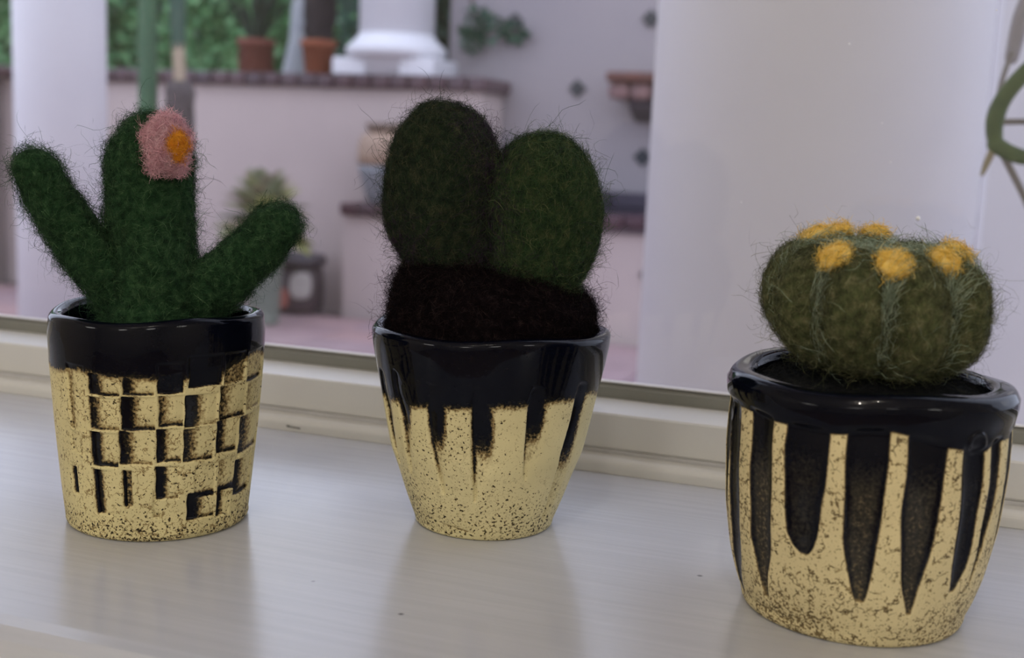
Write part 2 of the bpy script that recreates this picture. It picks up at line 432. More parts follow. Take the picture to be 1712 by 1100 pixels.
# water spout shelf on the fountain wall
sh = empty('spout_shelf', (-1.30, 5.93, .26), 0, 'stepped terracotta and brick shelf jutting from the grey stucco fountain wall', 'shelf')
link('slab', box_me('slab', -.275, .275, -.26, -.001, .185, .232, .012, 2), simple('dark_red_tile', (.15, .050, .034), (.10, .036, .028), 9, .6), sh)
bk4 = box_me('shelf_brick', -.052, .052, -.23, -.001, .105, .183, .022, 3)
for i in range(5):
    o = link('brick', bk4, simple('pale_pink_brick', (.26, .14, .135), (.14, .08, .085), 10, .5) if i == 0 else bpy.data.materials['pale_pink_brick'], sh); o.location.x = -.218 + i * .109
wedge = [(-.001, .104), (-.20, .104), (-.16, .055), (-.06, .005), (-.001, 0)]
link('support', extrude_me('support', wedge, -.17, .17), M_brick_dark, sh)

# columns
def column(name, x, y, z0, z1, r, label):
    c = struct(name, lathe_me(name, [(r, z0), (r * 1.0, (z0 + z1) / 2), (r * .985, z1)], 72), M_white, None, True)
    c.location = (x, y, 0); c['label'] = label; return c
def smooth_keep(o):
    o.data.polygons.foreach_set('use_smooth', [len(p.vertices) == 4 for p in o.data.polygons]); return o
smooth_keep(column('column', -2.785, 3.3, FL, 2.4, .146, 'round white column rising from the patio behind the arm of the flowering felt cactus'))
smooth_keep(column('column', -.134, 1.3, FL, 2.4, .168, 'broad round white column close outside the pane behind the squat felt cactus'))
sc_ = smooth_keep(column('column', -2.735, WY + .16, .447, 2.6, .195, 'white column on a square base standing on the brick topped wall'))
link('plinth', box_me('plinth', -.285, .285, -.17, .17, .4475, .535, .008, 2), M_white, sc_)
tor = [(.20, .5352), (.245, .540), (.262, .565), (.258, .590), (.235, .612), (.21, .635), (.196, .66)]
smooth_keep(link('base_moulding', lathe_me('tor', tor, 64), M_white, sc_))
struct('porch_pier', box_me('porch_pier', .06, .75, 2.0, 2.25, FL - .035, 2.4, .004, 1), M_white)

struct('porch_shade_roof', box_me('porch_shade_roof', -2.4, .10, .60, 2.6, 2.402, 2.55), M_white)  # unseen roof, added and sized to shade the near column but not the pier

# ------------------------------------------------------------------ greenery beyond the wall
def foliage_me(name, centers, n, leaf, seed, flat=.35):
    r = np.random.default_rng(seed)
    V = []; F = []
    cs = np.array([c[:3] for c in centers]); rs = np.array([c[3:] for c in centers])
    pick = r.integers(0, len(cs), n)
    d = r.normal(size=(n, 3)); d /= np.linalg.norm(d, axis=1)[:, None]
    rad_ = r.uniform(.72, 1.04, n) ** .6
    P = cs[pick] + d * rs[pick] * rad_[:, None]
    ax = r.normal(size=(n, 3)) * .7 + d * .6 + np.array([0, 0, -.25]); ax /= np.linalg.norm(ax, axis=1)[:, None]
    sd = np.cross(ax, r.normal(size=(n, 3))); sd /= np.linalg.norm(sd, axis=1)[:, None]
    nn = np.cross(ax, sd)
    L = leaf * r.uniform(.6, 1.3, n)[:, None]; W = L * flat
    v = np.stack([P, P + ax * L * .45 + sd * W + nn * L * .06, P + ax * L, P + ax * L * .45 - sd * W + nn * L * .06], 1)
    me = bpy.data.meshes.new(name)
    me.vertices.add(4 * n); me.vertices.foreach_set('co', v.astype(np.float32).ravel())
    q = np.arange(4 * n).reshape(n, 4)
    tri = np.concatenate([q[:, [0, 1, 2]], q[:, [0, 2, 3]]])
    me.loops.add(tri.size); me.loops.foreach_set('vertex_index', tri.astype(np.int32).ravel())
    me.polygons.add(len(tri)); me.polygons.foreach_set('loop_start', (np.arange(len(tri)) * 3).astype(np.int32))
    t = me.attributes.new('tint', 'FLOAT', 'POINT'); t.data.foreach_set('value', np.repeat(r.uniform(0, 1, n), 4).astype(np.float32))
    me.update(calc_edges=True); return me

def leafmat(name, cols, nscale=2.2):
    m = wool(name, cols, nscale, 0); b = m.node_tree.nodes['Principled BSDF']
    b.inputs['Roughness'].default_value = .5; b.inputs['Specular IOR Level'].default_value = .4
    return m
ML_mid = leafmat('hedge_leaves', [(.035, .11, .045), (.075, .21, .08), (.14, .33, .13), (.26, .44, .21)])
ML_teal = leafmat('dark_leaves', [(.010, .035, .022), (.018, .058, .036), (.03, .09, .052), (.06, .13, .08)])
M_bark = simple('bark', (.10, .08, .06), (.06, .045, .035), 20, .9, .4)
M_pale = simple('pale_bark', (.36, .37, .38), (.27, .28, .30), 12, .85, .3)

def shrub(x, y, rx, ry, zc, rz, mat, n, seed, label, extra=()):
    t = empty('garden_shrub', (x, y, FL - .05), 0, label, 'shrub', 'shrubs beyond the brick topped wall')
    zz = zc - FL + .05
    link('foliage', foliage_me('foliage', [(0, 0, zz, rx, ry, rz), (rx * .4, -.15, zz + .2, rx * .7, ry * .8, rz * .7), (-rx * .4, -.1, zz - .25, rx * .7, ry * .8, rz * .8)] + list(extra), n, .11, seed), mat, t, kind='stuff')
    P = wobble(sweep_pts([(0, 0, zz - rz * .8), (0, 0, zz + rz * .5)], [min(rx, ry) * .75, min(rx, ry) * .6], 16), .08, 3, seed)
    P[..., 0] *= rx / min(rx, ry) * .95
    link('inner_foliage', grid_me('core', P, True, True, True), mat, t, True)
    link('trunk', lathe_me('trunk', [(.09, 0), (.06, zz * .5)], 12), M_bark, t)
    return t
shrub(-8.6, 8.2, .62, .5, .75, 1.05, ML_mid, 3600, 1, 'bright green shrub beyond the wall at the far left edge of the photo')
shrub(-6.75, 8.1, .66, .5, .80, 1.05, ML_mid, 3600, 2, 'bright green shrub beyond the wall just right of the slender left column')
shrub(-5.05, 8.1, .64, .5, .80, 1.05, ML_mid, 3600, 3, 'mid green shrub beyond the wall behind the two terracotta pots')
shrub(-3.45, 8.0, .62, .5, .75, 1.05, ML_teal, 3400, 4, 'dark green shrub beyond the wall left of the column on the wall')
shr = shrub(-2.85, 6.75, .36, .26, .85, .85, ML_teal, 2600, 5, 'dark green shrub right behind the column standing on the wall')
hd = empty('garden_hedge', (-6.0, 10.2, FL - .05), 0, 'tall dense green hedge filling the gaps behind the garden shrubs', 'hedge')
link('foliage', foliage_me('hedge', [(i * 1.0, 0, 1.3 + .9 * j, .8, .5, .8) for i in range(-5, 6) for j in (-1, 0, 1)], 9000, .13, 77), ML_mid, hd, kind='stuff')
link('inner_foliage', box_me('hcore', -5.6, 5.6, -.3, .3, .0, 2.6, .1, 2), ML_teal, hd)
pt = empty('pale_tree', (-4.07, 6.9, FL - .05), 0, 'slender pale grey tree trunk between the two terracotta pots on the wall', 'tree')
link('trunk', grid_me('ptrunk', wobble(sweep_pts([(-.05, 0, 0), (.05, 0, .8), (.12, 0, 1.4), (.26, 0, 2.4)], [.11, .10, .09, .08], 14), .02, 4, 3), True, True, True), M_pale, pt, True)
# branch from behind the column, added as a twig set against the fountain wall
vn = empty('overhanging_branch', (-2.40, 5.93, .70), 0, 'dark green leafy branch reaching over the grey stucco wall beside the wall column', 'branch')
link('twig', grid_me('twig', sweep_pts([(.0, -.004, .30), (.03, -.005, .10), (.10, -.005, .03), (.20, -.005, .0), (.33, -.005, -.02)], [.008, .008, .007, .006, .004], 8), True, True, True), M_bark, vn, True)
link('leaves', foliage_me('vnl', [(.05, -.05, .04, .07, .03, .07), (.15, -.05, .01, .08, .03, .05), (.27, -.05, -.015, .07, .025, .035), (.05, -.05, -.05, .05, .03, .05)], 220, .045, 9), ML_teal, vn, kind='stuff')

# ------------------------------------------------------------------ pots and plants on the patio
def flower_pot(name, x, y, z, rb, rt, h, mat, label, cat='pot', group=None):
    t = empty(name, (x, y, z), 0, label, cat, group)
    smooth_keep(link('pot', lathe_me('pot', [(rb * .9, 0), (rb, .006), (rt * .95, h * .80), (rt, h * .80), (rt * 1.05, h * .83), (rt * 1.05, h * .985), (rt, h), (rt * .92, h), (rt * .90, h * .82), (rt * .88, h * .80)], 40), mat, t))
    link('soil', lathe_me('soil', [(rt * .87, h * .80), (rt * .85, h * .86), (rt * .4, h * .89)], 24), M_soil, t)
    return t
CAPZ = .449
def blade_leaf_me(name, length, width, thick=.01, bend=.3, n=9, tip=.06):
    """strap leaf along +X rising, bends down; closed thin solid"""
    rows = []
    for i in range(n):
        s = i / (n - 1); w = width * (sin(pi * min(1, s * .85 + .12)) ** .7) * (1 if s < .98 else tip) * .5 + 1e-4
        x_ = length * s * cos(bend * s * .5); z_ = -length * bend * s * s * .5
        th = thick * (1 - .85 * s) + 1e-4
        rows.append([(x_, -w, z_ + w * .25), (x_, 0, z_ - th * .2), (x_, w, z_ + w * .25), (x_, w * .6, z_ - th * .8 + w * .1), (x_, 0, z_ - th), (x_, -w * .6, z_ - th * .8 + w * .1)])
    return grid_me(name, np.array(rows), True, True, True)

p1 = flower_pot('potted_grass', -3.56, WY + .14, CAPZ, .095, .098, .18, M_terra, 'brown straight sided terracotta pot of dark tufted plant on the brick topped wall', 'potted plant')
gl = blade_leaf_me('blade', .40, .030, .006, .7)
M_dkblade = simple('dark_blades', (.022, .05, .03), (.012, .028, .018), 12, .6)
for i in range(42):
    o = link('blade', gl, M_dkblade, p1); a = rnd.uniform(0, 2 * pi); o.location = (.03 * cos(a), .03 * sin(a), .155)
    o.rotation_euler = (0, -rad(rnd.uniform(66, 96)), a); o.scale = (rnd.uniform(.6, .95),) * 3
p2 = flower_pot('potted_palm', -3.18, WY + .14, CAPZ, .070, .092, .178, M_terra2, 'orange tapered terracotta pot with thick black brown trunk on the brick topped wall', 'potted plant')
link('trunk', grid_me('palmtrunk', wobble(sweep_pts([(.0, 0, .12), (.0, 0, .3), (.02, 0, .6)], [.07, .085, .075], 18), .018, 20, 2), True, True, True), simple('black_brown_trunk', (.030, .020, .022), (.012, .009, .010), 30, .95, .6), p2, True)
fr = blade_leaf_me('frond', .13, .035, .006, .8)
for i in range(14):
    o = link('frond', fr, M_dkblade, p2); a = i * 2.4; o.location = (.02, 0, .66); o.rotation_euler = (0, -rad(rnd.uniform(25, 80)), a)

# columnar cactus, tall, in front of the wall
cc = empty('columnar_cactus', (-3.40, 4.6, FL), 0, 'tall slender green columnar cactus rising behind the flowering felt cactus', 'cactus')
smooth_keep(link('pot', lathe_me('ccpot', [(.10, 0), (.13, .24), (.14, .24), (.14, .28), (.12, .28), (.115, .25)], 36), M_terra, cc))
link('soil', lathe_me('ccsoil', [(.113, .24), (.11, .262), (.05, .265)], 20), M_soil, cc)
def ribbed(path, radii, ribs, n=48):
    P = sweep_pts(path, radii, n)
    c = P.mean(1, keepdims=True); k = 1 + .14 * np.cos(ribs * np.linspace(0, 2 * pi, n, endpoint=False))
    return grid_me('ribbed', c + (P - c) * k[None, :, None], True, True, True)
M_cgreen = simple('cactus_green', (.055, .135, .060), (.040, .105, .050), 6, .6, .1)
link('stem', ribbed([(.0, 0, .22), (-.005, 0, .8), (.0, 0, 1.4), (.005, 0, 1.75)], [.036, .040, .038, .034], 7), M_cgreen, cc, True)
link('stem', ribbed([(.125, .05, 1.27), (.12, .05, 1.45), (.12, .05, 1.75)], [.028, .033, .030], 6), simple('cactus_teal', (.045, .10, .065), (.03, .075, .05), 6, .6, .1), cc, True)
link('corky_base', grid_me('cork', wobble(sweep_pts([(.127, .05, 1.06), (.130, .05, 1.15), (.126, .05, 1.27)], [.024, .027, .027], 14), .004, 40, 5), True, True, True), simple('corky_tan', (.46, .37, .26), (.36, .28, .20), 25, .9, .3), cc, True)
link('woody_base', grid_me('wood', wobble(sweep_pts([(.06, .06, .22), (.10, .08, .7), (.125, .06, 1.06)], [.05, .066, .068], 16), .008, 20, 6), True, True, True), simple('grey_brown_wood', (.105, .085, .085), (.075, .06, .06), 18, .9, .3), cc, True)

# pale rosette succulent
ag = empty('potted_rosette', (-3.005, 4.95, FL), 0, 'pale yellow green rosette succulent in green glazed pot against the pink wall', 'potted plant')
M_gpot = simple('green_glazed_pot', (.21, .24, .20), (.17, .20, .165), 9, .5)
smooth_keep(link('pot', lathe_me('agpot', [(.065, 0), (.072, .02), (.088, .36), (.095, .37), (.095, .41), (.085, .41), (.08, .37)], 40), M_gpot, ag))
link('soil', lathe_me('agsoil', [(.079, .36), (.075, .385), (.03, .39)], 20), M_soil, ag)
lf = blade_leaf_me('leaf', .265, .15, .020, .30)
M_ag = tinted('pale_rosette_leaf', [(.42, .42, .13), (.22, .25, .14), (.34, .25, .17), (.17, .21, .14), (.46, .45, .15)], 6, .55)
for i in range(60):
    o = link('leaf', lf, M_ag, ag); s = i / 59
    o.location = (0, 0, .44 + .15 * s); a = i * 2.39996
    o.rotation_euler = (rnd.uniform(-.1, .1), -rad(-16 + 88 * s + rnd.uniform(-6, 6)), a); o.scale = (1.0 - .35 * s,) * 3
link('crown', grid_me('crown', sweep_pts([(0, 0, .37), (0, 0, .56)], [.05, .035], 14), True, True, True), simple('rosette_heart', (.30, .30, .17), None, 9, .7), ag, True)

# dark mosaic pot
mp_ = empty('mosaic_pot', (-3.095, 5.38, FL), 0, 'small dark brown pot with cream and red patches at the foot of the wall', 'pot')
M_mpot = simple('dark_brown_glaze', (.085, .060, .065), (.05, .036, .04), 12, .45)
smooth_keep(link('body', lathe_me('mbody', [(.12, 0), (.138, .02), (.142, .12), (.132, .20), (.125, .215)], 40), M_mpot, mp_))
smooth_keep(link('rim', lathe_me('mrim', [(.124, .216), (.148, .222), (.152, .245), (.14, .262), (.115, .262), (.11, .235), (.108, .22)], 40), simple('dark_rim', (.055, .042, .050), None, 12, .5), mp_))
def patch_me(a0, a1, z0, z1, R, th=.004, n=12, ell=True):
    """rounded patch lying on a drum of radius R"""
    ca, cz, ra, rz = (a0 + a1) / 2, (z0 + z1) / 2, (a1 - a0) / 2, (z1 - z0) / 2
    rows = []
    for f, t in ((1, -.002), (1, th * .6), (.85, th), (.02, th)):
        rows.append([((R + t) * cos(ca + ra * f * math.copysign(abs(cos(q)) ** .7, cos(q))), (R + t) * sin(ca + ra * f * math.copysign(abs(cos(q)) ** .7, cos(q))), cz + rz * f * math.copysign(abs(sin(q)) ** .7, sin(q))) for q in np.linspace(0, 2 * pi, 20, endpoint=False)])
    return grid_me('patch', np.array(rows), True, True, True)
mp_.scale = (1.12, 1.12, 1.12)
fa = math.atan2(-5.38, 3.095)
o = link('patch', patch_me(fa - .12, fa + .62, .075, .195, .140), simple('cream_patch', (.46, .42, .38), None, 9, .6), mp_); o['label'] = 'cream patch'
o = link('patch', patch_me(fa - .75, fa - .15, .03, .125, .141), simple('red_patch', (.36, .12, .09), None, 9, .6), mp_); o['label'] = 'red patch'

# two-tone urn on the basin edge
ur = empty('two_tone_urn', (-2.66, BY + .09, -.193), 0, 'urn glazed tan above and blue grey below on the brick basin edge', 'urn')
smooth_keep(link('lower_body', lathe_me('ulow', [(.075, 0), (.082, .008), (.098, .06), (.122, .14), (.131, .188)], 44), simple('blue_grey_glaze', (.20, .205, .225), (.17, .175, .19), 14, .5), ur))
smooth_keep(link('upper_body', lathe_me('uup', [(.1312, .1885), (.134, .24), (.130, .30), (.112, .335), (.085, .350)], 44), simple('tan_glaze', (.38, .26, .185), (.31, .21, .15), 10, .5), ur))
smooth_keep(link('rim', lathe_me('urim', [(.080, .3505), (.086, .36), (.098, .385), (.098, .397), (.08, .397), (.072, .37), (.068, .355)], 44), simple('brown_rim_glaze', (.20, .145, .11), (.15, .10, .08), 14, .5), ur))

# strap leaved plant hanging outside, right
hp = empty('hanging_plant', (.034, .95, .15), 0, 'green strap leaved trailing plant outside the pane at the right edge', 'plant')
M_strap = simple('strap_green', (.080, .120, .036), (.045, .078, .024), 60, .6, .15)
M_strap2 = simple('strap_grey', (.22, .20, .17), (.18, .16, .15), 40, .8)
def strand(name, pts, radii, mat, sq=.55):
    return link(name, grid_me(name, sweep_pts([(a, b, c) for a, b, c in pts], radii, 12, 4, sq), True, True, True), mat, hp, True)
strand('leaf', [(-.001, 0, -.006), (-.003, .0, .012), (.004, .0, .032), (.024, 0, .056), (.05, 0, .07)], [.0052, .0065, .0060, .0058, .004], M_strap)
strand('leaf', [(-.001, 0, -.006), (.010, -.002, -.012), (.025, -.006, -.015), (.055, -.01, -.012)], [.0062, .0058, .0052, .003], M_strap)
strand('stem', [(.002, .002, -.008), (.012, .003, -.025), (.026, .003, -.05), (.05, .003, -.10)], [.0028, .0026, .0026, .002], M_strap2, 1)
strand('stem', [(.0, .003, .010), (.014, .004, .011), (.06, .004, .012)], [.0024, .0022, .002], M_strap2, 1)
strand('leaf', [(-.002, 0, -.008), (-.005, 0, -.018), (-.008, 0, -.028)], [.0028, .0026, .0014], simple('tan_tip', (.30, .26, .16), None, 40, .8))
strand('stem', [(.006, .05, .06), (.010, .05, .09), (.020, .05, .135), (.03, .045, .25), (.10, .04, .42)], [.005, .0065, .006, .004, .004], simple('grey_stem', (.33, .31, .33), None, 40, .8))
strand('stem', [(-.003, .0, .012), (.0, .03, .04), (.006, .05, .065)], [.002, .002, .002], M_strap2, 1)
smooth_keep(link('basket', lathe_me('basket', [(.03, .40), (.08, .43), (.10, .50), (.105, .52), (.095, .52), (.09, .50)], 32), M_terra, hp)).location = (.16, .04, 0)

# ------------------------------------------------------------------ clay pots with felted cacti
def wool_fibres(name, P, n, length, lift, width, mat, parent, seed, curl=.5, stray=.12, tang=None, region=None, steps=7, bias=None):
    """curly wool fibres lying on and springing from a surface given as a (rows, cols, 3) grid"""
    r = np.random.default_rng(seed)
    A = P[:-1]; Bq = np.roll(P, -1, 1)[:-1]; Cq = np.roll(P, -1, 1)[1:]; D = P[1:]
    nrm = np.cross(Cq - A, D - Bq); area = np.linalg.norm(nrm, axis=-1)
    nn = nrm / (area[..., None] + 1e-12)
    ctr = (A + Cq) / 2; mid = P.mean((0, 1))
    w = area.copy()
    if region is not None: w = w * region(ctr)
    if bias is not None: w = w * bias
    w = w.ravel(); w = np.maximum(w, 0); w /= w.sum()
    k = r.choice(len(w), n, p=w)
    u, v = r.uniform(size=(n, 1)), r.uniform(size=(n, 1))
    a, b, c, d = (q.reshape(-1, 3)[k] for q in (A, Bq, Cq, D))
    p0 = a * (1 - u) * (1 - v) + b * u * (1 - v) + c * u * v + d * (1 - u) * v
    N = nn.reshape(-1, 3)[k]
    t = np.cross(N, r.normal(size=(n, 3))) if tang is None else np.cross(N, np.cross(tang + r.normal(size=(n, 3)) * .5, N))
    t /= np.linalg.norm(t, axis=1)[:, None] + 1e-9
    s2 = np.cross(N, t)
    L = r.uniform(*length, size=n)[:, None]
    isS = (r.uniform(size=n) < stray)[:, None]
    up = np.where(isS, r.uniform(.4, 1.2, (n, 1)), r.uniform(.0, .22, (n, 1)))
    L = np.where(isS, L * np.where(r.uniform(size=(n, 1)) < .07, r.uniform(.9, 1.7, (n, 1)), r.uniform(.35, .95, (n, 1))), L)
    turn = r.normal(0, curl * 2.4, (n, 1)) * np.where(isS, 2.6, 1); ph = r.uniform(0, 6.28, (n, 1)); fq = r.uniform(4, 10, (n, 1)); am = r.uniform(.02, .10, (n, 1)) * L * curl * 1.6
    pts = []
    pos = p0 + N * r.uniform(-.0002, lift, (n, 1))
    ds = L / steps
    for i in range(steps + 1):
        s = i / steps
        ang = turn * s + .6 * np.sin(fq * s + ph) * curl
        dirn = t * np.cos(ang) + s2 * np.sin(ang)
        q = pos + (N * np.cos(fq * 1.3 * s + ph) + s2 * np.sin(fq * s + ph)) * am
        pts.append(q)
        rise = np.where(isS, up * (1 - .8 * s), up * (1 - 2 * s)) 
        pos = pos + dirn * ds + N * (rise * ds - np.where(isS, 0, 1) * (L * s * ds / .035))
    pts = np.stack(pts, 1)                       # n, S, 3
    tan = np.gradient(pts, axis=1)
    side = np.cross(tan, r.normal(size=(n, 1, 3))); side /= np.linalg.norm(side, axis=-1, keepdims=True) + 1e-12
    prof = np.ones(steps + 1); prof[0] = .6; prof[-1] = .25
    side = side * (width * r.uniform(.6, 1.2, (n, 1, 1)) * .5) * prof[None, :, None]
    V = np.stack([pts - side, pts + side], 2)    # n, S, 2, 3
    S = steps + 1
    base = (np.arange(n) * S * 2)[:, None] + (np.arange(steps) * 2)[None]
    F = np.stack([base, base + 1, base + 3, base + 2], -1).reshape(-1, 4)
    me = bpy.data.meshes.new(name)
    me.vertices.add(n * S * 2); me.vertices.foreach_set('co', V.astype(np.float32).ravel())
    me.loops.add(F.size); me.loops.foreach_set('vertex_index', F.astype(np.int32).ravel())
    me.polygons.add(len(F)); me.polygons.foreach_set('loop_start', (np.arange(len(F)) * 4).astype(np.int32))
    tt = me.attributes.new('tint', 'FLOAT', 'POINT'); tt.data.foreach_set('value', np.repeat(r.uniform(0, 1, n) ** 1.5, S * 2).astype(np.float32))
    me.update(calc_edges=True)
    o = link(name, me, mat, parent, kind='stuff')
    return o

def body(name, P, mat, parent):
    me = grid_me(name, P, True, True, True)
    t = me.attributes.new('tint', 'FLOAT', 'POINT'); t.data.foreach_set('value', np.full(len(me.vertices), .45, np.float32))
    return link(name, me, mat, parent, True)

def sstep(a, b, x):
    t = np.clip((x - a) / (b - a), 0, 1); return t * t * (3 - 2 * t)

def pot_mesh(name, zs, rs, inner, rim_r, floor_z, mask, nth=460, nz=200):
    """zs/rs: outer profile (m, bottom to rim shoulder). inner: inside radius at the rim. mask(theta,z)->(glaze,depth,speck)"""
    ph = np.linspace(-pi, pi, nth, endpoint=False); th = ph - .45 * np.sin(ph)
    zs = np.array(zs); rs = np.array(rs)
    # smooth profile
    zz = np.linspace(zs[0], zs[-1], nz)
    rr = np.interp(zz, zs, rs); ker = np.hanning(25); ker /= ker.sum()
    rr = np.convolve(np.pad(rr, 12, 'reflect', reflect_type='odd'), ker, 'valid')
    rows = []; gl = []; spk = []
    T, Z = np.meshgrid(th, zz)
    g, dep, s = mask(T, Z)
    wob = 1 + .006 * np.sin(2 * T + 1) + .004 * np.sin(3 * T + Z * 60)
    Rg = rr[:, None] * wob - dep
    outer = np.stack([Rg * np.sin(T), -Rg * np.cos(T), Z], -1)
    top = zs[-1]; w = np.array(wob[-1]); d_in = rr[-1] - inner
    # foot: rounded bottom corner then flat base
    foot = []
    r0 = rr[0]; z0 = zs[0]
    for f in (.0, .5, .9): foot.append((r0 * f * .93, 0.0))
    for a in np.linspace(80, 10, 5): foot.append((r0 * .93 + r0 * .07 * cos(rad(a)), z0 - z0 * sin(rad(a))))
    footp = np.array([[(r * sin(t), -r * cos(t), z) for t in th] for r, z in foot]) if z0 > 1e-4 else np.array([[(r0 * f * sin(t), -r0 * f * cos(t), 0) for t in th] for f in (.02, .6)])
    rim = []
    cx = rr[-1] - rim_r; 
    for a in np.linspace(0, 90, 7)[1:]: rim.append((cx + rim_r * cos(rad(a)), top + rim_r * sin(rad(a))))
    cin = inner + rim_r
    for a in np.linspace(90, 180, 7): rim.append((cin + rim_r * cos(rad(a)), top + rim_r * sin(rad(a))))
    for z in np.linspace(top - .003, floor_z, 6): rim.append((inner - .0006 * 0, z))
    rim.append((.002, floor_z))
    und = .0007 * np.sin(2 * th + .6) + .0004 * np.sin(5 * th)
    rimp = np.stack([np.stack([r * w * np.sin(th), -r * w * np.cos(th), z + und * (1 if z > top - .002 else 0)], -1) for r, z in rim])
    outer[..., 2] += und[None] * sstep(.75 * top, top, zz)[:, None]
    P = np.concatenate([footp, outer, rimp])
    G = np.concatenate([np.repeat(g[:1] * .6, len(footp), 0), g, np.ones((len(rimp), nth))])
    S_ = np.concatenate([np.repeat(s[:1], len(footp), 0), s, np.zeros((len(rimp), nth))])
    me = grid_me(name, P, True, True, True)
    for nm, arr in (('glaze', G), ('speck', S_)):
        at = me.attributes.new(nm, 'FLOAT', 'POINT'); at.data.foreach_set('value', arr.astype(np.float32).ravel())
    return me

def snoise(T, Z, k, seed):
    """cheap smooth pseudo-noise on the pot wall"""
    r = np.random.default_rng(seed); o = np.zeros_like(T)
    for i in range(7):
        a, b, p = r.integers(1, k), r.uniform(-1, 1) * k / .035, r.uniform(0, 6.28)
        o += np.sin(a * T + b * Z + p)
    return o / 3.5

# ---- left pot: pressed rectangles
CELLS = [(-.93,-.69,47.2,57.3,.5,.3,.15),(-.67,-.34,47.9,55.2,.95,.9,.2),(-.33,-.03,48.5,54.6,.8,.9,.25),(-.02,.23,48.9,58.9,.9,.9,.9),(.26,.61,50.5,60.6,.9,.9,1.),(.62,.91,50.2,60.6,.6,.5,.55),(.93,1.3,49.5,60.,.3,.9,.35),
(-.94,-.70,35.4,48.1,.5,.2,.05),(-.68,-.35,36.8,47.7,.7,.6,.1),(-.35,-.02,37.2,48.5,1,.8,.1),(-.01,.23,38.4,48.9,.6,.8,.15),(.23,.57,37.8,48.6,1,.5,.2),(.58,.95,38.6,50.4,.6,.8,.1),(.96,1.4,39.5,49.5,.4,.5,.1),
(-.96,-.72,27.9,35.5,.3,.1,.05),(-.69,-.38,24.8,36.4,1,.9,.05),(-.38,-.05,26.1,37.4,.8,.5,.02),(-.03,.22,26.8,38.2,.9,.7,.1),(.22,.55,26.4,37.7,.7,.7,.08),(.56,.86,27.5,39.,.8,.8,.1),(.87,1.4,25.6,38.6,.7,.7,.1),
(-1.02,-.90,13.7,23.3,1,.8,.9),(-.69,-.45,8.7,24.,1.1,.3,.05),(-.36,-.25,12.1,24.6,1.2,.4,.6),(-.04,.2,14.5,25.9,1.1,.5,.15),(.34,.59,13.8,25.3,.2,1.2,.15),(.61,.9,14.4,25.8,.4,1.1,.15),(.85,1.22,11.3,24.,.9,.9,.2),
(-.07,.03,8.3,18.,.4,.5,.02),(.27,.61,6.6,16.1,1.1,.7,.05),(.61,.81,6.,15.3,1.,.3,.05)]
_r = random.Random(11)
for row, (za, zb) in enumerate(((48.5, 58), (37.5, 48.5), (26, 37), (10, 24))):
    t = 1.42
    while t < 5.25:
        w = _r.uniform(.26, .36); CELLS.append((t, t + w - .02, za + _r.uniform(-1, 1), zb + _r.uniform(-1, 1), _r.uniform(.6, 1), _r.uniform(.4, .9), .1)); t += w

def mask_left(T, Z):
    T0 = np.where(T < -1.5, T + 2 * pi, T); Zm = Z * 1000
    g = np.zeros_like(T); dep = np.zeros_like(T)
    for t0, t1, z0, z1, Lf, Bt, O in CELLS:
        TT = T if t0 < 1.4 else T0
        a = (TT - t0) / (t1 - t0); b = (Zm - z0) / (z1 - z0)
        mm = 35 * (t1 - t0)
        jit = .014 * np.sin(b * 9 + t0 * 30)
        ins = sstep(0, .7 / mm, a + jit) * (1 - sstep(1 - .6 / mm, 1, a)) * sstep(0, .5 / (z1 - z0), b + .015 * np.sin(a * 7 + z0)) * (1 - sstep(1 - .5 / (z1 - z0), 1, b))
        dk = np.maximum(np.maximum(1.15 * Lf * np.exp(-(a / .50) ** 2), 1.1 * Bt * np.exp(-(b / .20) ** 2)), O)
        # rounded lower left corner pools glaze
        dk = np.maximum(dk, min(Lf, Bt) * np.exp(-((a / .62) ** 2 + (b / .42) ** 2)))
        g = np.maximum(g, ins * np.clip(dk, 0, 1.1))
        dep = np.maximum(dep, ins * (.0002 + .0013 * np.maximum(np.maximum(min(Lf, 1) * np.exp(-(a / .55) ** 2), .9 * min(Bt, 1) * np.exp(-(b / .32) ** 2)), O)))
    band_z = np.interp(T, [-3.2, -1.02, -.8, -.47, -.18, .1, .42, .57, .74, 1.05, 3.2], [56, 55.5, 55.8, 55.6, 54.4, 54.2, 53.6, 54.6, 57.5, 59, 57])
    band = sstep(-4.5, 2.5, Zm - band_z + snoise(T, Z, 14, 3) * 1.0)
    g = np.maximum(g, band * 1.05)
    # thick glaze softens the relief and drips over the edge of the band
    dep = dep * (1 - .65 * band)
    low = 1 - sstep(2, 12, Zm)
    sp = .35 + .55 * low + .25 * snoise(T, Z, 6, 8)
    g = np.maximum(g, .10 * low)
    return np.clip(g, 0, 1), dep, np.clip(sp, 0, 1)

